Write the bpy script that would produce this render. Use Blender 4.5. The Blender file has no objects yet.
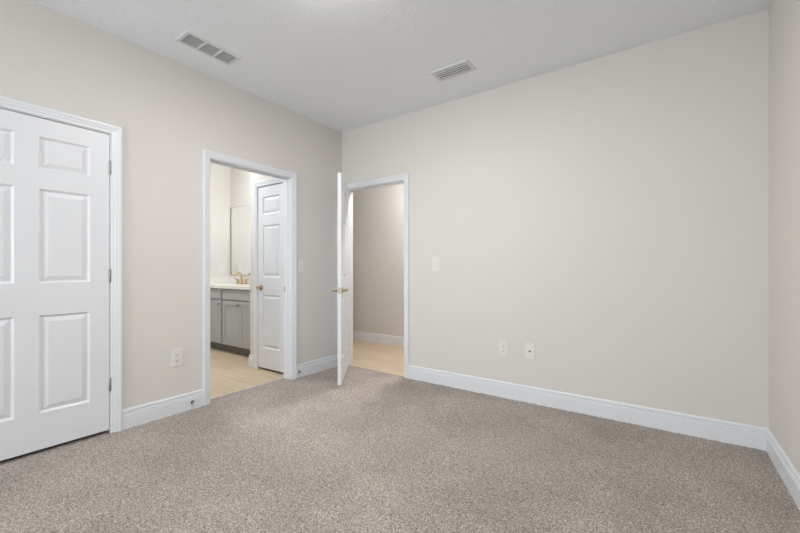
import bpy, bmesh, math, random
from mathutils import Vector, Matrix

S = bpy.context.scene
COL = S.collection
random.seed(4)

# ------------------------------------------------------------ camera, world, lights, exposure
ROOM_W, ROOM_Y0, H = 3.653, -6.70, 2.743
cam_d = bpy.data.cameras.new('camera')
cam = bpy.data.objects.new('camera', cam_d); COL.objects.link(cam)
cam_d.sensor_width = 36.0
cam_d.lens = 373.8 / 800 * 36.0
cam_d.shift_y = 3.1 / 800
cam_d.clip_start = 0.02
cam.location = (3.119, -3.222, 1.119)
cam.rotation_euler = (math.pi / 2, 0, 0.6145)
S.camera = cam

W = bpy.data.worlds.new('world'); S.world = W
W.use_nodes = True
W.node_tree.nodes['Background'].inputs[0].default_value = (0.78, 0.88, 1.0, 1)
W.node_tree.nodes['Background'].inputs[1].default_value = 2.0

def area(name, loc, rot, sx, sy, power, color, spread=math.pi):
    l = bpy.data.lights.new(name, 'AREA'); l.shape = 'RECTANGLE'
    l.size = sx; l.size_y = sy; l.energy = power; l.color = color; l.spread = spread
    o = bpy.data.objects.new(name, l); COL.objects.link(o)
    o.location = loc; o.rotation_euler = rot
    return o
# daylight window in the wall behind the camera
WX0, WX1, WZ0, WZ1 = 0.35, 2.15, 0.75, 2.20
P_FRONT = 116.0
area('window_daylight', ((WX0 + WX1) / 2, ROOM_Y0 - 0.20, (WZ0 + WZ1) / 2), (math.radians(90), 0, 0),
     WX1 - WX0, WZ1 - WZ0, P_FRONT, (0.86, 0.94, 1.0))

S.view_settings.view_transform = 'Standard'
S.view_settings.look = 'None'
S.view_settings.gamma = 1
S.view_settings.use_curve_mapping = False
S.view_settings.exposure = 0.06

ROOM_LAMP, BATH_LAMP, HALL_LAMP, BATH_FILL_LAMP = 38.0, 13.0, 33.0, 26.5

# ------------------------------------------------------------ materials
def mat(name, color, rough=0.5, metal=0.0, spec=0.5):
    m = bpy.data.materials.new(name); m.use_nodes = True
    b = m.node_tree.nodes['Principled BSDF']
    b.inputs['Base Color'].default_value = (*color, 1)
    b.inputs['Roughness'].default_value = rough
    b.inputs['Metallic'].default_value = metal
    b.inputs['Specular IOR Level'].default_value = spec
    return m

def nodes(m): return m.node_tree.nodes, m.node_tree.links, m.node_tree.nodes['Principled BSDF']

def add_bump(m, scale, strength, dist=0.002, detail=2.0, stretch=(1, 1, 1), ramp=None):
    N, L, b = nodes(m)
    tc = N.new('ShaderNodeTexCoord'); mp = N.new('ShaderNodeMapping')
    mp.inputs['Scale'].default_value = stretch
    nz = N.new('ShaderNodeTexNoise'); nz.inputs['Scale'].default_value = scale; nz.inputs['Detail'].default_value = detail
    bp = N.new('ShaderNodeBump'); bp.inputs['Strength'].default_value = strength; bp.inputs['Distance'].default_value = dist
    L.new(tc.outputs['Object'], mp.inputs[0]); L.new(mp.outputs[0], nz.inputs['Vector'])
    src = nz.outputs['Fac']
    if ramp:
        r = N.new('ShaderNodeValToRGB'); r.color_ramp.elements[0].position = ramp[0]; r.color_ramp.elements[1].position = ramp[1]
        L.new(src, r.inputs[0]); src = r.outputs[0]
    L.new(src, bp.inputs['Height']); L.new(bp.outputs[0], b.inputs['Normal'])
    return m

M = {}
M['wall'] = add_bump(mat('wall_paint', (0.735, 0.703, 0.660), 0.8, spec=0.25), 90, 0.15, 0.001, 3)
M['ceiling'] = add_bump(mat('ceiling_paint', (0.885, 0.91, 0.935), 0.9, spec=0.1), 38, 0.30, 0.003, 4, ramp=(0.45, 0.62))
M['trim'] = mat('trim_paint', (0.80, 0.815, 0.84), 0.32, spec=0.4)
M['door'] = add_bump(mat('door_paint', (0.80, 0.81, 0.83), 0.38, spec=0.4), 60, 0.12, 0.0008, 4, stretch=(6, 6, 0.35))
M['plastic'] = mat('white_plastic', (0.79, 0.775, 0.75), 0.35)
M['slot'] = mat('dark_slot', (0.10, 0.10, 0.10), 0.6)
M['nickel'] = mat('satin_nickel', (0.62, 0.59, 0.54), 0.30, 1.0)
M['hinge'] = mat('hinge_steel', (0.34, 0.34, 0.34), 0.38, 1.0)
M['brass'] = mat('brushed_brass', (0.66, 0.46, 0.22), 0.26, 1.0)
M['bronze'] = mat('champagne_bronze', (0.42, 0.32, 0.21), 0.28, 1.0)
M['aged_brass'] = mat('aged_brass', (0.48, 0.36, 0.20), 0.25, 1.0)
M['cabinet'] = mat('grey_cabinet_paint', (0.44, 0.445, 0.445), 0.42)
M['toe'] = mat('dark_grey_kick', (0.17, 0.165, 0.16), 0.6)
M['quartz'] = add_bump(mat('white_quartz', (0.82, 0.79, 0.75), 0.2), 20, 0.02)
M['mirror'] = mat('mirror_glass', (0.93, 0.94, 0.93), 0.0, 1.0)
M['grille'] = mat('grille_mesh', (0.60, 0.605, 0.61), 0.7)
M['duct'] = mat('duct_dark', (0.10, 0.10, 0.10), 0.8)
M['rubber'] = mat('white_rubber', (0.75, 0.76, 0.78), 0.6)
M['vent_paint'] = mat('vent_enamel', (0.72, 0.725, 0.73), 0.45)
M['dark_metal'] = mat('dark_spring', (0.16, 0.16, 0.17), 0.4, 1.0)

def emissive(name, color, strength):
    m = mat(name, (0.9, 0.9, 0.9), 0.4)
    b = m.node_tree.nodes['Principled BSDF']
    b.inputs['Emission Color'].default_value = (*color, 1); b.inputs['Emission Strength'].default_value = strength
    return m

# window glass that passes light
g = bpy.data.materials.new('window_glass'); g.use_nodes = True
N, L = g.node_tree.nodes, g.node_tree.links
N.remove(N['Principled BSDF'])
t_ = N.new('ShaderNodeBsdfTransparent'); gl = N.new('ShaderNodeBsdfGlossy'); gl.inputs['Roughness'].default_value = 0.02
mx = N.new('ShaderNodeMixShader'); mx.inputs[0].default_value = 0.06
L.new(t_.outputs[0], mx.inputs[1]); L.new(gl.outputs[0], mx.inputs[2]); L.new(mx.outputs[0], N['Material Output'].inputs[0])
M['glass'] = g

# carpet: flecked twisted pile
m = mat('carpet_frieze', (0.4, 0.33, 0.28), 1.0, spec=0.05); M['carpet'] = m
N, L, b = nodes(m)
tc = N.new('ShaderNodeTexCoord')
n1 = N.new('ShaderNodeTexNoise'); n1.inputs['Scale'].default_value = 135; n1.inputs['Detail'].default_value = 2.5; n1.inputs['Roughness'].default_value = 0.7
n1.inputs['Distortion'].default_value = 0.6
r1 = N.new('ShaderNodeValToRGB')
e = r1.color_ramp.elements
e[0].position = 0.34; e[0].color = (0.150, 0.120, 0.102, 1)
e[1].position = 0.66; e[1].color = (0.66, 0.585, 0.525, 1)
k = r1.color_ramp.elements.new(0.47); k.color = (0.33, 0.278, 0.243, 1)
k = r1.color_ramp.elements.new(0.55); k.color = (0.455, 0.39, 0.345, 1)
n2 = N.new('ShaderNodeTexNoise'); n2.inputs['Scale'].default_value = 1.7; n2.inputs['Detail'].default_value = 5; n2.inputs['Roughness'].default_value = 0.62
r2 = N.new('ShaderNodeMapRange'); r2.inputs['From Min'].default_value = 0.3; r2.inputs['From Max'].default_value = 0.7
r2.inputs['To Min'].default_value = 0.84; r2.inputs['To Max'].default_value = 1.14
mul = N.new('ShaderNodeVectorMath'); mul.operation = 'SCALE'
L.new(tc.outputs['Object'], n1.inputs['Vector']); L.new(tc.outputs['Object'], n2.inputs['Vector'])
L.new(n1.outputs['Fac'], r1.inputs[0]); L.new(n2.outputs['Fac'], r2.inputs['Value'])
L.new(r1.outputs[0], mul.inputs[0]); L.new(r2.outputs[0], mul.inputs['Scale'])
L.new(mul.outputs[0], b.inputs['Base Color'])
bp = N.new('ShaderNodeBump'); bp.inputs['Strength'].default_value = 0.6; bp.inputs['Distance'].default_value = 0.006
L.new(n1.outputs['Fac'], bp.inputs['Height']); L.new(bp.outputs[0], b.inputs['Normal'])
b.inputs['Sheen Weight'].default_value = 0.15

# pale oak plank floor, planks along x
m = mat('oak_plank', (0.6, 0.47, 0.33), 0.42, spec=0.4); M['plank'] = m
N, L, b = nodes(m)
tc = N.new('ShaderNodeTexCoord')
br = N.new('ShaderNodeTexBrick')
br.inputs['Scale'].default_value = 1.0; br.inputs['Brick Width'].default_value = 1.22; br.inputs['Row Height'].default_value = 0.18
br.inputs['Mortar Size'].default_value = 0.0016; br.inputs['Mortar Smooth'].default_value = 0.2; br.offset = 0.37
br.inputs['Color1'].default_value = (0.63, 0.51, 0.375, 1); br.inputs['Color2'].default_value = (0.60, 0.46, 0.31, 1)
br.inputs['Mortar'].default_value = (0.40, 0.30, 0.20, 1)
mp = N.new('ShaderNodeMapping'); mp.inputs['Scale'].default_value = (1.2, 14, 1)
nz = N.new('ShaderNodeTexNoise'); nz.inputs['Scale'].default_value = 2.0; nz.inputs['Detail'].default_value = 5
mr = N.new('ShaderNodeMapRange'); mr.inputs['From Min'].default_value = 0.3; mr.inputs['From Max'].default_value = 0.7
mr.inputs['To Min'].default_value = 0.90; mr.inputs['To Max'].default_value = 1.10
sc_ = N.new('ShaderNodeVectorMath'); sc_.operation = 'SCALE'
L.new(tc.outputs['Object'], br.inputs['Vector']); L.new(tc.outputs['Object'], mp.inputs[0]); L.new(mp.outputs[0], nz.inputs['Vector'])
L.new(nz.outputs['Fac'], mr.inputs['Value']); L.new(br.outputs['Color'], sc_.inputs[0]); L.new(mr.outputs[0], sc_.inputs['Scale'])
L.new(sc_.outputs[0], b.inputs['Base Color'])

# ------------------------------------------------------------ mesh helpers
class MB:
    def __init__(s): s.v = []; s.f = []; s.sm = []
    def add(s, vs, fs, smooth=False):
        o = len(s.v); s.v += [tuple(p) for p in vs]
        for q in fs: s.f.append([i + o for i in q]); s.sm.append(smooth)
        return s
    def box(s, x0, x1, y0, y1, z0, z1, bev=0.0):
        if x0 > x1: x0, x1 = x1, x0
        if y0 > y1: y0, y1 = y1, y0
        if z0 > z1: z0, z1 = z1, z0
        if bev <= 0:
            v = [(x, y, z) for z in (z0, z1) for y in (y0, y1) for x in (x0, x1)]
            return s.add(v, [(0, 2, 3, 1), (4, 5, 7, 6), (0, 1, 5, 4), (2, 6, 7, 3), (0, 4, 6, 2), (1, 3, 7, 5)])
        bm = bmesh.new()
        bmesh.ops.create_cube(bm, size=1)
        for v in bm.verts:
            v.co = Vector(((x0 + x1) / 2 + v.co.x * (x1 - x0), (y0 + y1) / 2 + v.co.y * (y1 - y0), (z0 + z1) / 2 + v.co.z * (z1 - z0)))
        bmesh.ops.bevel(bm, geom=bm.edges[:], offset=bev, segments=2, affect='EDGES', profile=0.6)
        return s.bm(bm)
    def bm(s, bm, smooth=False):
        bm.verts.index_update()
        s.add([v.co[:] for v in bm.verts], [[v.index for v in f.verts] for f in bm.faces], smooth)
        bm.free(); return s
    def sweep(s, prof, pts, outs, nrm):
        """profile (u, d): u along outs[i] (mitred), d along nrm; swept through pts"""
        n = len(prof); nrm = Vector(nrm); vs = []
        for p, o in zip(pts, outs):
            for u, d in prof: vs.append(Vector(p) + Vector(o) * u + nrm * d)
        fs = []
        for i in range(len(pts) - 1):
            for j in range(n):
                k = (j + 1) % n
                fs.append((i * n + j, i * n + k, (i + 1) * n + k, (i + 1) * n + j))
        fs.append(tuple(range(n))[::-1]); fs.append(tuple(range((len(pts) - 1) * n, len(pts) * n)))
        return s.add(vs, fs)
    def lathe(s, prof, origin, axis, seg=24):
        """prof: (radius, height along axis)"""
        a = Vector(axis).normalized(); t = a.orthogonal().normalized(); b = a.cross(t); o = Vector(origin)
        vs = []; fs = []; n = len(prof)
        for r, h in prof:
            for k in range(seg):
                an = 2 * math.pi * k / seg
                vs.append(o + a * h + (t * math.cos(an) + b * math.sin(an)) * max(r, 1e-5))
        for i in range(n - 1):
            for k in range(seg):
                q = (k + 1) % seg
                fs.append((i * seg + k, i * seg + q, (i + 1) * seg + q, (i + 1) * seg + k))
        fs.append(tuple(range(seg))[::-1]); fs.append(tuple(range((n - 1) * seg, n * seg)))
        return s.add(vs, fs, True)
    def tube(s, pts, rad, seg=12, flat=1.0):
        pts = [Vector(p) for p in pts]
        if not isinstance(rad, (list, tuple)): rad = [rad] * len(pts)
        vs = []; fs = []; up = None
        for i, p in enumerate(pts):
            d = (pts[min(i + 1, len(pts) - 1)] - pts[max(i - 1, 0)]).normalized()
            if up is None: up = d.orthogonal().normalized()
            up = (up - d * up.dot(d)).normalized(); b = d.cross(up)
            for k in range(seg):
                an = 2 * math.pi * k / seg
                vs.append(p + (up * math.cos(an) + b * math.sin(an) * flat) * rad[i])
        for i in range(len(pts) - 1):
            for k in range(seg):
                q = (k + 1) % seg
                fs.append((i * seg + k, i * seg + q, (i + 1) * seg + q, (i + 1) * seg + k))
        fs.append(tuple(range(seg))[::-1]); fs.append(tuple(range((len(pts) - 1) * seg, len(pts) * seg)))
        return s.add(vs, fs, True)
    def build(s, name, m, parent=None, props=None):
        me = bpy.data.meshes.new(name); me.from_pydata(s.v, [], s.f); me.update()
        bm = bmesh.new(); bm.from_mesh(me); bmesh.ops.recalc_face_normals(bm, faces=bm.faces[:]); bm.to_mesh(me); bm.free()
        for p, q in zip(me.polygons, s.sm): p.use_smooth = q
        if any(s.sm): me.set_sharp_from_angle(angle=math.radians(40))
        me.materials.append(M[m] if isinstance(m, str) else m)
        o = bpy.data.objects.new(name, me); COL.objects.link(o)
        if parent: o.parent = parent
        for a, c in (props or {}).items(): o[a] = c
        return o

def thing(name, label, cat, loc=(0, 0, 0), rz=0.0, group=None):
    o = bpy.data.objects.new(name, None); COL.objects.link(o)
    o.empty_display_size = 0.05
    o.location = loc; o.rotation_euler = (0, 0, rz); o['label'] = label; o['category'] = cat
    if group: o['group'] = group
    return o
ST = {'kind': 'structure'}

# ------------------------------------------------------------ walls
T = 0.115                         # wall thickness
J = 0.018                         # jamb board thickness
DZ = 2.052                        # clear opening height
A0, A1 = -3.094, -2.268           # closet door clear opening (along y)
B0, B1 = -1.572, -0.740           # bathroom opening (along y)
C0, C1 = 0.072, 0.897             # hall opening (along x)
L0, L1 = -0.660, -0.183           # linen closet opening (along x)
LY = -0.675                       # face of the linen closet wall
BX = -2.46                        # far wall of the bathroom
BYM = 0.06                        # mirror wall
SX = -0.81                        # left face of the short wall beside the vanity
HY = 1.275                        # hall far wall
HX0, HX1 = -2.56, ROOM_W + T
ZB = -0.03

def wall_open(axis, a, b, p0, p1, opens, name):
    """wall slab between p0..p1 across, a..b along, with openings (s, e, z0, z1)"""
    mb = MB()
    def bx(s, e, z0, z1):
        if e - s < 1e-4 or z1 - z0 < 1e-4: return
        if axis == 'y': mb.box(p0, p1, s, e, z0, z1)
        else: mb.box(s, e, p0, p1, z0, z1)
    cur = a
    for s, e, z0, z1 in opens:
        bx(cur, s, ZB, H); bx(s, e, z1, H); bx(s, e, ZB, z0); cur = e
    bx(cur, b, ZB, H)
    return mb.build(name, 'wall', props=ST)

wall_open('y', ROOM_Y0, 0.0, -T, 0, [(A0 - J, A1 + J, ZB, DZ + J), (B0 - J, B1 + J, ZB, DZ + J)], 'wall_left')
wall_open('x', -T, ROOM_W, 0, T, [(C0 - J, C1 + J, ZB, DZ + J)], 'wall_back')
wall_open('y', ROOM_Y0, T, ROOM_W, ROOM_W + T, [], 'wall_right')
wall_open('x', -T, ROOM_W + T, ROOM_Y0 - T, ROOM_Y0, [(WX0, WX1, WZ0, WZ1)], 'wall_front')
# bathroom, linen closet, hall and clothes closet shells
wall_open('y', -2.3, BYM + 0.055, BX - 0.1, BX, [], 'wall_bathroom_left')
wall_open('x', BX, -T, BYM, BYM + 0.055, [], 'wall_bathroom_back')
wall_open('x', BX, -T, -2.3, -2.2, [], 'wall_bathroom_front')
wall_open('y', LY + 0.1, BYM, SX, SX + 0.1, [], 'wall_vanity_side')
wall_open('x', SX, -T, LY, LY + 0.1, [(L0 - J, L1 + J, ZB, DZ + J)], 'wall_linen_closet')
wall_open('y', ROOM_Y0, -2.3, -0.85, -0.75, [], 'wall_closet_left')
wall_open('x', -0.75, -T, ROOM_Y0 - T, ROOM_Y0, [], 'wall_closet_front')
wall_open('x', HX0, HX1, HY, HY + 0.1, [], 'wall_hall_back')
wall_open('y', T, HY, HX0 - 0.1, HX0, [], 'wall_hall_left')
wall_open('y', T, HY, ROOM_W, HX1, [], 'wall_hall_right')

MB().box(HX0 - 0.1, HX1, ROOM_Y0 - T, HY + 0.1, H, H + 0.1).build('ceiling', 'ceiling', props=ST)
MB().box(-0.75, ROOM_W, ROOM_Y0, 0.02, -0.12, -0.018).build('floor', 'plank', props=ST)
MB().box(BX, -0.75, -2.2, BYM, -0.12, -0.009).box(-0.75, -0.104, -2.2, BYM, -0.018, -0.009).build('floor_bathroom', 'plank', props=ST)
MB().box(HX0, ROOM_W, 0.024, HY, -0.018, -0.009).build('floor_hall', 'plank', props=ST)

# ------------------------------------------------------------ carpet
def hsh(i, j, s=0):
    n = (i * 374761393 + j * 668265263 + s * 974711) & 0xffffffff
    n = ((n ^ (n >> 13)) * 1274126177) & 0xffffffff
    return ((n ^ (n >> 16)) & 0xffff) / 65535.0
cp = MB()
def carpet_rect(x0, x1, y0, y1, step):
    nx, ny = max(1, round((x1 - x0) / step)), max(1, round((y1 - y0) / step))
    vs = []
    for j in range(ny + 1):
        for i in range(nx + 1):
            vs.append((x0 + (x1 - x0) * i / nx, y0 + (y1 - y0) * j / ny, -0.007 + 0.007 * (hsh(i, j) - 0.5)))
    fs = [(j * (nx + 1) + i, j * (nx + 1) + i + 1, (j + 1) * (nx + 1) + i + 1, (j + 1) * (nx + 1) + i) for j in range(ny) for i in range(nx)]
    cp.add(vs, fs, True)
carpet_rect(0, ROOM_W, ROOM_Y0, 0, 0.011)
carpet_rect(-0.10, 0, B0, B1, 0.011)
carpet_rect(C0, C1, 0, 0.02, 0.011)
carpet_rect(-0.06, 0, A0, A1, 0.011)
co = cp.build('carpet', 'carpet', props={'kind': 'stuff', 'label': 'wall to wall beige flecked carpet covering the bedroom floor', 'category': 'carpet'})
MB().box(-0.108, -0.098, B0, B1, -0.018, -0.005).build('trim_1', mat('pale_strip', (0.62, 0.58, 0.52), 0.5), props=ST)
MB().box(C0, C1, 0.018, 0.028, -0.018, -0.005).build('trim_2', mat('oak_strip', (0.60, 0.46, 0.31), 0.5), props=ST)

# ------------------------------------------------------------ baseboards
BP = [(-0.018, 0), (-0.018, 0.0155), (0.086, 0.0155), (0.088, 0.0115), (0.091, 0.0105), (0.094, 0.0135), (0.099, 0.014), (0.102, 0.0085), (0.105, 0.0070), (0.108, 0.0105),
      (0.120, 0.0115), (0.128, 0.0085), (0.131, 0.004), (0.131, 0)]
def baseboard(name, segs):
    """segs: (p, q, normal, mitre_p, mitre_q): ends retreat with depth when mitre is +1 (inside corner), grow when -1"""
    mb = MB()
    for p, q, n, mp_, mq in segs:
        p = Vector(p); q = Vector(q); n = Vector(n); d = (q - p).normalized()
        vs = []; k = len(BP)
        for e, (base, sgn) in enumerate(((p, mp_), (q, -mq))):
            for z, t in BP: vs.append(base + n * t + d * (sgn * t) + Vector((0, 0, z)))
        fs = [(j, (j + 1) % k, k + (j + 1) % k, k + j) for j in range(k)] + [tuple(range(k))[::-1], tuple(range(k, 2 * k))]
        mb.add(vs, fs)
    return mb.build(name, 'trim', props=ST)
CW = 0.060
baseboard('baseboard_left', [((0, ROOM_Y0, 0), (0, A0 - 0.005 - CW, 0), (1, 0, 0), 1, 0), ((0, A1 + 0.005 + CW, 0), (0, B0 - 0.005 - CW, 0), (1, 0, 0), 0, 0),
                             ((0, B1 + 0.005 + CW, 0), (0, 0, 0), (1, 0, 0), 0, 1)])
baseboard('baseboard_back', [((C1 + 0.005 + CW, 0, 0), (ROOM_W, 0, 0), (0, -1, 0), 0, 1)])
baseboard('baseboard_right', [((ROOM_W, ROOM_Y0, 0), (ROOM_W, 0, 0), (-1, 0, 0), 1, 1)])
baseboard('baseboard_front', [((0, ROOM_Y0, 0), (ROOM_W, ROOM_Y0, 0), (0, 1, 0), 1, 1)])
baseboard('baseboard_hall', [((HX0, HY, 0), (ROOM_W, HY, 0), (0, -1, 0), 1, 1)])
baseboard('baseboard_bathroom', [((SX, LY, 0), (L0 - 0.005 - CW, LY, 0), (0, -1, 0), -1, 0), ((SX, LY, 0), (SX, -0.475, 0), (-1, 0, 0), -1, 0),
                                 ((BX, -2.2, 0), (BX, -0.475, 0), (1, 0, 0), 0, 0)])

# ------------------------------------------------------------ door trims (jamb, stop, casing)
CP = [(0, 0), (0, 0.007), (0.003, 0.010), (0.018, 0.0105), (0.021, 0.0135), (0.034, 0.0145), (0.044, 0.018), (0.054, 0.018), (0.060, 0.013), (0.060, 0)]
def trim(name, axis, a, b, p0, p1, stop_at, sides=(1, 1), top=DZ):
    """opening a..b along axis; wall from p0 to p1 across"""
    mb = MB()
    def P(s, c, z): return (c, s, z) if axis == 'y' else (s, c, z)
    def bx(s0, s1, c0, c1, z0, z1):
        if axis == 'y': mb.box(c0, c1, s0, s1, z0, z1)
        else: mb.box(s0, s1, c0, c1, z0, z1)
    e = 0.001
    bx(a - J, a, p0 - e, p1 + e, ZB, top + J); bx(b, b + J, p0 - e, p1 + e, ZB, top + J); bx(a, b, p0 - e, p1 + e, top, top + J)
    s0, s1 = stop_at, stop_at + 0.03
    bx(a, a + 0.011, s0, s1, ZB, top); bx(b - 0.011, b, s0, s1, ZB, top); bx(a + 0.011, b - 0.011, s0, s1, top - 0.011, top)
    for side, face, dirn in ((sides[0], p0 - e, -1), (sides[1], p1 + e, 1)):
        if not side: continue
        r = 0.005
        pts = [P(a - r, face, ZB + 0.02), P(a - r, face, top + r), P(b + r, face, top + r), P(b + r, face, ZB + 0.02)]
        outs = [P(-1, 0, 0), P(-1, 0, 1), P(1, 0, 1), P(1, 0, 0)]
        nrm = (dirn, 0, 0) if axis == 'y' else (0, dirn, 0)
        mb.sweep(CP, pts, outs, nrm)
    return mb.build(name, 'trim', props=ST)
trim('trim_3', 'y', A0, A1, -T, 0, -0.075)
tb = trim('trim_4', 'y', B0, B1, -T, 0, -0.075)
trim('trim_5', 'x', C0, C1, 0, T, 0.042)
trim('trim_6', 'x', L0, L1, LY, LY + 0.1, LY + 0.042, sides=(1, 0))

# ------------------------------------------------------------ moulded doors
ROWS = [(0.222, 0.822), (1.019, 1.599), (1.719, 1.919)]      # panel rows measured from the leaf's bottom
def leaf(width, cols, rows=ROWS, height=2.030, th=0.035):
    """leaf from x=0 (hinge edge) to width, y = 0 .. th, z = 0 .. height; both faces moulded"""
    mb = MB()
    xs = sorted({0.0, width, *[c for p in cols for c in p]}); zs = sorted({0.0, height, *[c for p in rows for c in p]})
    for y, s in ((0.0, 1), (th, -1)):
        for i in range(len(xs) - 1):
            for j in range(len(zs) - 1):
                x0, x1, z0, z1 = xs[i], xs[i + 1], zs[j], zs[j + 1]
                if (x0, x1) in cols and (z0, z1) in rows:
                    rings = [(0, 0), (0.004, 0.0035), (0.012, 0.0105), (0.017, 0.0105), (0.040, 0.003), (0.043, 0.002)]
                    vs = []
                    for ins, dp in rings:
                        yy = y + s * dp
                        vs += [(x0 + ins, yy, z0 + ins), (x1 - ins, yy, z0 + ins), (x1 - ins, yy, z1 - ins), (x0 + ins, yy, z1 - ins)]
                    fs = []
                    for r in range(len(rings) - 1):
                        for k in range(4):
                            q = (k + 1) % 4
                            fs.append((r * 4 + k, r * 4 + q, r * 4 + 4 + q, r * 4 + 4 + k))
                    o = (len(rings) - 1) * 4; fs.append((o, o + 1, o + 2, o + 3))
                    mb.add(vs, fs)
                else:
                    mb.add([(x0, y, z0), (x1, y, z0), (x1, y, z1), (x0, y, z1)], [(0, 1, 2, 3)])
    for x in (0, width):
        for j in range(len(zs) - 1): mb.add([(x, 0, zs[j]), (x, th, zs[j]), (x, th, zs[j + 1]), (x, 0, zs[j + 1])], [(0, 1, 2, 3)])
    for z in (0, height):
        for i in range(len(xs) - 1): mb.add([(xs[i], 0, z), (xs[i + 1], 0, z), (xs[i + 1], th, z), (xs[i], th, z)], [(0, 1, 2, 3)])
    return mb
def weld(o):
    bm = bmesh.new(); bm.from_mesh(o.data); bmesh.ops.remove_doubles(bm, verts=bm.verts[:], dist=1e-5)
    bmesh.ops.recalc_face_normals(bm, faces=bm.faces[:]); bm.to_mesh(o.data); bm.free()
def six_panel_cols(w): 
    s = 0.107; c = (w - 3 * s) / 2
    return [(s, s + c), (s + c + s, w - s)]
def hinges(parent, th, side, zs=(0.310, 1.060, 1.805), mname='hinge'):
    """knuckles at the hinge edge; side -1: on the y=0 face, +1 on the y=th face"""
    y = -0.0045 if side < 0 else th + 0.0045
    for z in zs:
        mb = MB().lathe([(0.0035, -0.047), (0.0055, -0.044), (0.0055, 0.044), (0.0035, 0.047)], (-0.0015, y, z), (0, 0, 1), 12)
        mb.box(-0.0022, 0.0006, y, y + (0.03 if side < 0 else -0.03), z - 0.044, z + 0.044)
        mb.build('hinge', mname, parent)
def lever(parent, w, th, z, mname, sides=(-1, 1), toward=-1, inset=0.06, latch=True):
    for s in sides:
        y = 0.0 if s < 0 else th
        mb = MB().lathe([(0.032, 0), (0.032, 0.004), (0.029, 0.009), (0.013, 0.011), (0.011, 0.045), (0.013, 0.050), (0.011, 0.058), (0.004, 0.060)], (w - inset, y, z), (0, s, 0), 24)
        x0 = w - inset; yy = y + s * 0.050
        mb.tube([(x0 - toward * 0.004, yy, z), (x0 + toward * 0.03, yy + s * 0.002, z + 0.003), (x0 + toward * 0.07, yy, z + 0.001), (x0 + toward * 0.105, yy - s * 0.004, z - 0.004)], [0.0095, 0.0085, 0.0075, 0.006], 12, 0.7)
        mb.build('door_handle', mname, parent)
    if latch:
        MB().box(w - 0.0005, w + 0.0012, th / 2 - 0.0125, th / 2 + 0.0125, z - 0.028, z + 0.028).box(w, w + 0.009, th / 2 - 0.006, th / 2 + 0.006, z - 0.009, z + 0.009).build('latch_plate', 'nickel', parent)

def door(name, loc, rz, width, cols, side, hinge_m, handle_m, handle_sides=(-1, 1), inset=0.06, hz=0.905):
    o = leaf(width, cols).build(name, 'door', props=ST); weld(o)
    o.location = loc; o.rotation_euler = (0, 0, rz)
    hinges(o, 0.035, side, mname=hinge_m)
    lever(o, width, 0.035, hz, handle_m, handle_sides, inset=inset)
    return o
# closet door: hinge edge at y = A1, leaf runs toward -y, room face at x = -0.002
door('door_1', (-0.037, A1 - 0.0035, 0.017), -math.pi / 2, A1 - A0 - 0.007, six_panel_cols(A1 - A0 - 0.007), 1, 'hinge', 'nickel', (1,))
# bathroom door folded open inside the bathroom, hinged on its near jamb
door('door_2', (-T - 0.002, B0 + 0.006, 0.008), math.radians(180 + 4), 0.815, six_panel_cols(0.815), 1, 'nickel', 'brass')
# hall door, standing open into the bedroom
DA = math.radians(-52.6)
door('door_3', (C0 + 0.010, -0.006, 0.014), DA, 0.812, six_panel_cols(0.812), -1, 'nickel', 'bronze')
# linen closet door
lw = L1 - L0 - 0.006
o4 = leaf(lw, [(0.085, lw - 0.085)]).build('door_4', 'door', props=ST); weld(o4)
o4.location = (L1 - 0.003, LY + 0.037, 0.016); o4.rotation_euler = (0, 0, math.pi)
hinges(o4, 0.035, 1, mname='bronze'); lever(o4, lw, 0.035, 0.90, 'aged_brass', (1,), toward=-1, inset=0.055)
# strike plate on the bathroom jamb and on the hall jamb
MB().box(-0.100, -0.070, B1 - 0.0015, B1 + 0.0005, 0.885, 0.945).build('strike_plate', 'hinge', tb)
tc5 = bpy.data.objects['trim_5']
MB().box(C1 - 0.0015, C1 + 0.0005, 0.006, 0.036, 0.885, 0.945).build('strike_plate', 'hinge', tc5)

# ------------------------------------------------------------ windows near the camera's corner
def window(name, axis, a, b, outer, inner, sgn):
    """a..b along axis, frame sits 1 cm inside the outer face"""
    def bx(mb, s0, s1, c0, c1, z0, z1):
        if axis == 'x': mb.box(s0, s1, c0, c1, z0, z1)
        else: mb.box(c0, c1, s0, s1, z0, z1)
        return mb
    wf = MB()
    c0, c1 = outer + sgn * 0.01, outer + sgn * 0.06
    mid = (WZ0 + WZ1) / 2
    for s0, s1, z0, z1 in ((a, b, WZ0, WZ0 + 0.045), (a, b, WZ1 - 0.045, WZ1), (a, a + 0.045, WZ0 + 0.045, WZ1 - 0.045), (b - 0.045, b, WZ0 + 0.045, WZ1 - 0.045),
                           (a + 0.045, b - 0.045, mid - 0.02, mid + 0.02)):
        bx(wf, s0, s1, c0, c1, z0, z1)
    o = wf.build(name, 'trim', props=ST)
    bx(MB(), a + 0.045, b - 0.045, outer + sgn * 0.033, outer + sgn * 0.037, WZ0 + 0.045, WZ1 - 0.045).build('window_glass', 'glass', o)
    bx(MB(), a - 0.04, b + 0.04, inner, inner + sgn * 0.03, WZ0 - 0.02, WZ0).build('window_sill', 'trim', o)
window('window_1', 'x', WX0, WX1, ROOM_Y0 - T, ROOM_Y0, 1)

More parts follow.
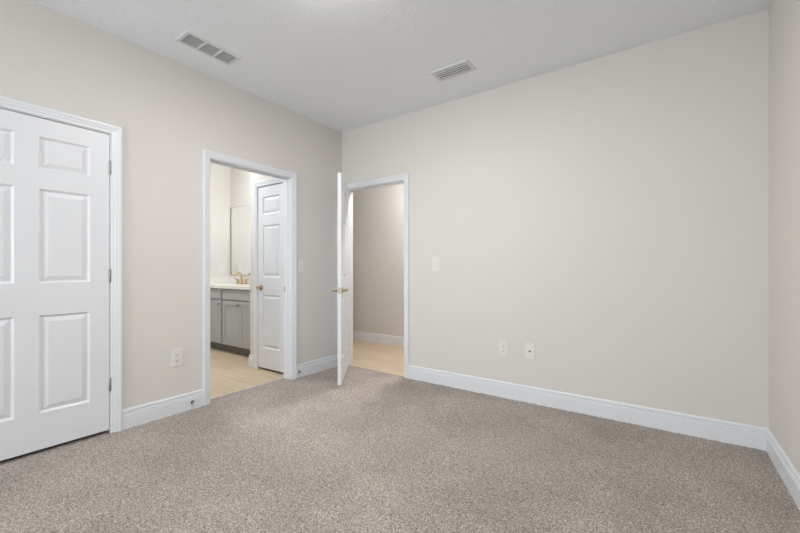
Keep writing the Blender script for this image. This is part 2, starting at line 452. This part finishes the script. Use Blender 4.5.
# ------------------------------------------------------------ electrical plates
def plate_root(name, label, cat, loc, rz, w=0.086, h=0.135, group=None):
    """local: wall plane y=0, front toward -y"""
    t = thing(name, label, cat, loc, rz, group)
    MB().box(-w / 2, w / 2, -0.006, 0, -h / 2, h / 2, 0.0025).build('cover_plate', 'plastic', t)
    return t
def outlet(label, loc, rz, **k):
    t = plate_root('power_outlet', label, 'outlet', loc, rz, **k)
    for s in (-1, 1):
        r = MB().box(-0.017, 0.017, -0.0085, -0.005, s * 0.021 - 0.0145, s * 0.021 + 0.0145, 0.002).build('receptacle', 'plastic', t)
        MB().box(-0.0085, -0.0058, -0.0092, -0.008, s * 0.021 - 0.004, s * 0.021 + 0.006).box(0.0058, 0.0085, -0.0092, -0.008, s * 0.021 - 0.003, s * 0.021 + 0.005) \
            .lathe([(0.0027, 0), (0.0027, 0.0012)], (0, -0.008, s * 0.021 - 0.009), (0, -1, 0), 10).build('slots', 'slot', r)
    for s in (-1, 1): MB().lathe([(0.0032, 0), (0.0025, 0.0012)], (0, -0.006, s * 0.049), (0, -1, 0), 10).build('screw', 'plastic', t)
    return t
def switch(label, loc, rz, **k):
    t = plate_root('light_switch', label, 'light switch', loc, rz, **k)
    MB().add([(-0.0165, -0.0065, -0.033), (0.0165, -0.0065, -0.033), (0.0165, -0.0105, 0.0), (-0.0165, -0.0105, 0.0), (0.0165, -0.0075, 0.033), (-0.0165, -0.0075, 0.033),
              (-0.0165, -0.004, -0.033), (0.0165, -0.004, -0.033), (0.0165, -0.004, 0.033), (-0.0165, -0.004, 0.033)],
             [(0, 1, 2, 3), (3, 2, 4, 5), (0, 6, 7, 1), (5, 4, 8, 9), (1, 7, 8, 4, 2), (0, 3, 5, 9, 6), (6, 9, 8, 7)]).build('rocker', 'plastic', t)
    MB().box(-0.019, 0.019, -0.0068, -0.005, -0.0355, 0.0355, 0.0005).build('rocker_frame', 'plastic', t)
    for s in (-1, 1): MB().lathe([(0.0032, 0), (0.0025, 0.0012)], (0, -0.006, s * 0.049), (0, -1, 0), 10).build('screw', 'plastic', t)
    return t
HP = math.pi / 2
outlet('white duplex power outlet low on the left wall beside the closed six panel closet door', (0, -1.838, 0.430), HP)
switch('white rocker light switch right of the bathroom doorway, on the left wall', (0, -0.610, 1.165), HP, h=0.14)
switch('white rocker light switch right of the hall doorway, on the back wall', (1.281, 0, 1.172), 0, h=0.15)
outlet('white duplex power outlet low on the back wall, left of the coax plate', (1.965, 0, 0.428), 0)
t = plate_root('coax_plate', 'white wall plate with a single dark coax jack, low on the back wall', 'wall plate', (2.193, 0, 0.428), 0)
MB().lathe([(0.0085, 0), (0.0085, 0.003), (0.0055, 0.0035), (0.0055, 0.010)], (0, -0.006, 0), (0, -1, 0), 12).build('coax_jack', 'dark_metal', t)
for s in (-1, 1): MB().lathe([(0.0032, 0), (0.0025, 0.0012)], (0, -0.006, s * 0.049), (0, -1, 0), 10).build('screw', 'plastic', t)
outlet('white power outlet on the bathroom side wall just above the counter by the mirror', (BX, -0.10, 1.14), HP, w=0.075, h=0.118)

# ------------------------------------------------------------ door stops on the baseboards
def door_stop(label, loc):
    t = thing('door_stop', label, 'door stop', loc, 0, 'baseboard door stops')
    MB().lathe([(0.014, 0), (0.014, 0.004), (0.009, 0.008)], (0, 0, 0), (1, 0, 0), 16).build('base', 'dark_metal', t)
    MB().lathe([(0.0065, 0.006), (0.0065, 0.052)], (0, 0, 0), (1, 0, 0), 16).build('rod', 'nickel', t)
    MB().lathe([(0.009, 0.050), (0.011, 0.053), (0.011, 0.064), (0.008, 0.068)], (0, 0, 0), (1, 0, 0), 16).build('rubber_tip', 'rubber', t)
    return t
door_stop('small metal door stop on the baseboard left of the bathroom doorway', (0.014, -1.725, 0.052))
door_stop('small metal door stop on the baseboard right of the bathroom doorway', (0.014, -0.645, 0.055))

# ------------------------------------------------------------ ceiling vents
def ring(mb, x0, x1, y0, y1, w, z0, z1, bev):
    pts = [(x0, y0, z1), (x1, y0, z1), (x1, y1, z1), (x0, y1, z1), (x0, y0, z1)]
    prof = [(0, 0), (w, 0), (w, z1 - z0), (bev, z1 - z0), (0, 0.001)]
    outs = [(1, 1, 0), (-1, 1, 0), (-1, -1, 0), (1, -1, 0), (1, 1, 0)]
    return mb.sweep(prof, pts, outs, (0, 0, -1))
vx, vy = 0.393, -1.782
t = thing('return_air_grille', 'long white ceiling air grille with three square mesh panels above the left wall', 'air vent', (vx, vy, H))
hw, hl = 0.092, 0.203
fr = MB(); ring(fr, -hw, hw, -hl, hl, 0.026, -0.009, 0, 0.006)
third = (2 * (hl - 0.026)) / 3
for k in (1, 2):
    y = -hl + 0.026 + third * k; fr.box(-hw + 0.026, hw - 0.026, y - 0.008, y + 0.008, -0.008, -0.001)
fr.build('frame', 'vent_paint', t)
for k in range(3):
    y0 = -hl + 0.026 + third * k + (0.008 if k else 0); y1 = -hl + 0.026 + third * (k + 1) - (0.008 if k < 2 else 0)
    mb = MB().box(-hw + 0.026, hw - 0.026, y0, y1, -0.0015, -0.0005)
    n = 12
    for q in range(n):
        xx = -hw + 0.026 + (2 * hw - 0.052) * (q + 0.5) / n
        mb.box(xx - 0.0018, xx + 0.0018, y0, y1, -0.006, -0.0015)
    mb.build('mesh_panel', 'grille', t)
vx, vy = 1.712, -0.480
t = thing('ceiling_register', 'white louvered ceiling supply vent with dark slots near the back wall', 'air vent', (vx, vy, H))
fr = MB(); ring(fr, -0.168, 0.168, -0.088, 0.088, 0.030, -0.008, 0, 0.005); fr.build('frame', 'vent_paint', t)
MB().box(-0.138, 0.138, -0.058, 0.058, -0.0015, -0.0005).build('backing', 'duct', t)
for k in range(4):
    yy = -0.058 + 0.116 * (k + 0.5) / 4
    MB().sweep([(-0.0035, 0.0045), (0.0035, 0.0115), (0.0028, 0.0122), (-0.0042, 0.0052)], [(-0.138, yy, 0), (0.138, yy, 0)], [(0, 1, 0), (0, 1, 0)], (0, 0, -1)).build('louver', 'vent_paint', t)

# ------------------------------------------------------------ lamps of the place, and an added bathroom fill
def dome(name, label, loc, r, drop, color, power):
    t = thing(name, label, 'ceiling light', loc)
    MB().lathe([(r, 0), (r, -0.018), (r * 0.94, -0.024)], (0, 0, 0), (0, 0, 1), 40).build('base', 'trim', t)
    pr = [(r * 0.92, -0.022)] + [(r * 0.92 * math.cos(a), -0.024 - drop * math.sin(a)) for a in [i * math.pi / 20 for i in range(1, 10)]] + [(0.004, -0.024 - drop)]
    area_m2 = math.pi * r * r
    MB().lathe(pr, (0, 0, 0), (0, 0, 1), 40).build('shade', emissive(name + '_glow', color, power / area_m2 / math.pi), t)
    return t
dome('flush_mount_light', 'white dome light on the bedroom ceiling', (1.66, -1.82, H), 0.15, 0.018, (0.985, 0.98, 0.975), ROOM_LAMP)
dome('hall_ceiling_light', 'white flush mount dome light on the hall ceiling', (0.75, 0.72, H), 0.14, 0.05, (0.97, 0.96, 0.97), HALL_LAMP)

dome('bathroom_fill_light', 'added unseen fill light in dome form on the bathroom ceiling', (-1.35, -1.25, H), 0.13, 0.05, (0.90, 0.96, 1.0), BATH_FILL_LAMP)  # added, unseen: brightens the bathroom floor, linen door and mirror wall

# ------------------------------------------------------------ bathroom
CF = -0.470                        # cabinet face
va = thing('bathroom_vanity', 'grey shaker vanity cabinet in the bathroom alcove', 'cabinet', (0, 0, 0))
VX0, VX1 = BX + 0.001, SX - 0.001
MB().box(VX0, -1.800, CF + 0.02, CF + 0.04, 0.105, 0.865).box(-1.768, VX1, CF + 0.02, CF + 0.04, 0.105, 0.865).box(VX0, VX1, BYM - 0.02, BYM - 0.002, 0.105, 0.865).box(VX0, VX0 + 0.018, CF + 0.04, BYM - 0.02, 0.105, 0.865) \
    .box(VX1 - 0.018, VX1, CF + 0.04, BYM - 0.02, 0.105, 0.865).box(VX0 + 0.018, VX1 - 0.018, CF + 0.04, BYM - 0.02, 0.105, 0.125).build('body', 'cabinet', va)
MB().box(VX0, VX1, CF + 0.075, BYM - 0.002, 0.0, 0.105).build('toe_kick', 'toe', va)
def shaker(x0, x1, z0, z1, rail=0.055):
    mb = MB().box(x0, x1, CF + 0.008, CF + 0.019, z0, z1)
    mb.box(x0, x0 + rail, CF, CF + 0.008, z0, z1); mb.box(x1 - rail, x1, CF, CF + 0.008, z0, z1)
    mb.box(x0 + rail, x1 - rail, CF, CF + 0.008, z0, z0 + rail); mb.box(x0 + rail, x1 - rail, CF, CF + 0.008, z1 - rail, z1)
    return mb
def knob(parent, x, z):
    MB().lathe([(0.009, 0), (0.005, 0.004), (0.005, 0.014), (0.013, 0.018), (0.014, 0.024), (0.008, 0.029)], (x, CF, z), (0, -1, 0), 16).build('knob', 'bronze', parent)
for (x0, x1) in ((VX0 + 0.02, -1.806), (-1.762, -0.955)):
    MB().box(x0, x1, CF, CF + 0.019, 0.722, 0.848, 0.002).build('drawer_front', 'cabinet', va)
for x0, x1, kx in ((VX0 + 0.02, -1.806, -1.84), (-1.762, -1.372, -1.402), (-1.368, -0.955, -1.338)):
    d_ = shaker(x0, x1, 0.115, 0.700).build('cabinet_door', 'cabinet', va); knob(d_, kx, 0.655)
ct = thing('vanity_countertop', 'white stone countertop on top of the grey vanity cabinet', 'countertop', (0, 0, 0.865))
ZT = 0.040
mb = MB()
skx, sky, sa, sb = -2.03, -0.235, 0.21, 0.155
seg = 40
ell = [(skx + sa * math.cos(2 * math.pi * i / seg), sky + sb * math.sin(2 * math.pi * i / seg)) for i in range(seg)]
def edge_pt(cx_, cy_, x0, x1, y0, y1, a):
    dx, dy = math.cos(a), math.sin(a)
    tx = ((x1 if dx > 0 else x0) - cx_) / dx if abs(dx) > 1e-6 else 1e9
    ty = ((y1 if dy > 0 else y0) - cy_) / dy if abs(dy) > 1e-6 else 1e9
    k_ = min(tx, ty); return (cx_ + dx * k_, cy_ + dy * k_)
CY0, CY1 = CF - 0.025, BYM - 0.002
sx0, sx1 = VX0, -1.60
angs = sorted([2 * math.pi * i / seg for i in range(seg)] + [math.atan2(y - sky, x - skx) % (2 * math.pi) for x in (sx0, sx1) for y in (CY0, CY1)])
outer = [edge_pt(skx, sky, sx0, sx1, CY0, CY1, a) for a in angs]; inner = [(skx + sa * math.cos(a), sky + sb * math.sin(a)) for a in angs]
n = len(angs)
vs = [(x, y, ZT) for x, y in outer] + [(x, y, ZT) for x, y in inner] + [(x, y, 0) for x, y in inner] + [(x, y, 0) for x, y in outer]
fs = []
for i in range(n):
    q = (i + 1) % n
    for k in range(4):
        k2 = (k + 1) % 4
        fs.append((k * n + i, k * n + q, k2 * n + q, k2 * n + i))
mb.add(vs, fs)
mb.box(sx1, VX1, CY0, CY1, 0, ZT)
mb.build('slab', 'quartz', ct)
rings = []
for s_, dz in ((0.99, -0.002), (0.985, -0.03), (0.93, -0.06), (0.78, -0.085), (0.4, -0.1), (0.08, -0.103)):
    rings.append([(skx + sa * s_ * math.cos(2 * math.pi * i / seg), sky + sb * s_ * math.sin(2 * math.pi * i / seg), dz + 0.002) for i in range(seg)])
vs = [p for r in rings for p in r]; fs = [(j * seg + i, j * seg + (i + 1) % seg, (j + 1) * seg + (i + 1) % seg, (j + 1) * seg + i) for j in range(len(rings) - 1) for i in range(seg)]
fs.append(tuple(range((len(rings) - 1) * seg, len(rings) * seg)))
sk = MB().add([(x, y, z + 0.864) for x, y, z in vs], fs, True).build('sink', 'plastic', props={'label': 'white oval basin set into the stone vanity counter', 'category': 'sink'})
MB().box(VX0, VX1, CY1 - 0.018, CY1, 0.9055, 1.005).build('backsplash', 'quartz', props={'label': 'low white stone backsplash along the wall under the bathroom mirror', 'category': 'backsplash'})
MB().box(VX0, VX0 + 0.018, CY0 + 0.02, CY1 - 0.0185, 0.9055, 1.005).build('side_splash', 'quartz', props={'label': 'low white stone side splash along the bathroom wall below the power outlet', 'category': 'backsplash'})

fx, fy, fz = -2.06, -0.005, 0.906
fa = thing('faucet', 'brass widespread faucet with curved spout on the white vanity counter', 'faucet', (fx, fy, fz))
arc = [(0, 0, 0.0), (0, 0, 0.06), (0, -0.004, 0.10)] + [(0, -0.055 + 0.05 * math.cos(a), 0.115 + 0.05 * math.sin(a)) for a in [i * math.pi / 8 for i in range(0, 8)]] + [(0, -0.118, 0.105)]
MB().lathe([(0.026, 0), (0.026, 0.006), (0.016, 0.014)], (0, 0, 0), (0, 0, 1), 20).tube(arc, [0.014] * 3 + [0.0125] * 9, 14).build('spout', 'brass', fa)
for s in (-1, 1):
    h_ = MB().lathe([(0.025, 0), (0.025, 0.006), (0.015, 0.014), (0.014, 0.05), (0.017, 0.056), (0.016, 0.068), (0.006, 0.073)], (s * 0.105, 0, 0), (0, 0, 1), 20)
    h_.tube([(s * 0.105, 0, 0.062), (s * 0.14, -0.004, 0.070), (s * 0.185, -0.008, 0.078)], [0.008, 0.007, 0.0055], 10).build('handle', 'brass', fa)

mi = thing('wall_mirror', 'large mirror in a thin grey metal frame above the bathroom vanity', 'mirror', (0, BYM, 1.035))
MX0, MX1, MH = BX + 0.004, SX - 0.03, 1.058
MB().box(MX0 + 0.018, MX1 - 0.018, -0.008, -0.0005, 0.005, MH - 0.006).build('mirror_glass', 'mirror', mi)
MB().box(MX0, MX0 + 0.018, -0.016, -0.0005, 0, MH).box(MX1 - 0.018, MX1, -0.016, -0.0005, 0, MH).box(MX0 + 0.018, MX1 - 0.018, -0.010, -0.0005, 0, 0.005) \
    .box(MX0 + 0.018, MX1 - 0.018, -0.010, -0.0005, MH - 0.006, MH).build('frame', mat('mirror_frame', (0.42, 0.41, 0.39), 0.4, 0.6), mi)

vl = thing('vanity_light', 'bar of glowing globe lamps on the wall above the bathroom mirror', 'wall light', (-1.33, BYM, 2.43))
MB().box(-0.32, 0.32, -0.022, -0.001, -0.04, 0.04, 0.004).build('backplate', 'nickel', vl)
gm = emissive('vanity_glow', (0.97, 0.96, 0.95), BATH_LAMP)
for k in (-1, 0, 1):
    MB().tube([(k * 0.24, -0.02, 0.0), (k * 0.24, -0.13, 0.0), (k * 0.24, -0.145, -0.02)], 0.007, 10).build('arm', 'nickel', vl)
    pr = [(0.08 * math.sin(a), -0.095 - 0.08 * math.cos(a)) for a in [i * math.pi / 12 for i in range(1, 12)]]
    MB().lathe(pr, (k * 0.24, -0.145, 0), (0, 0, 1), 24).build('globe', gm, vl)
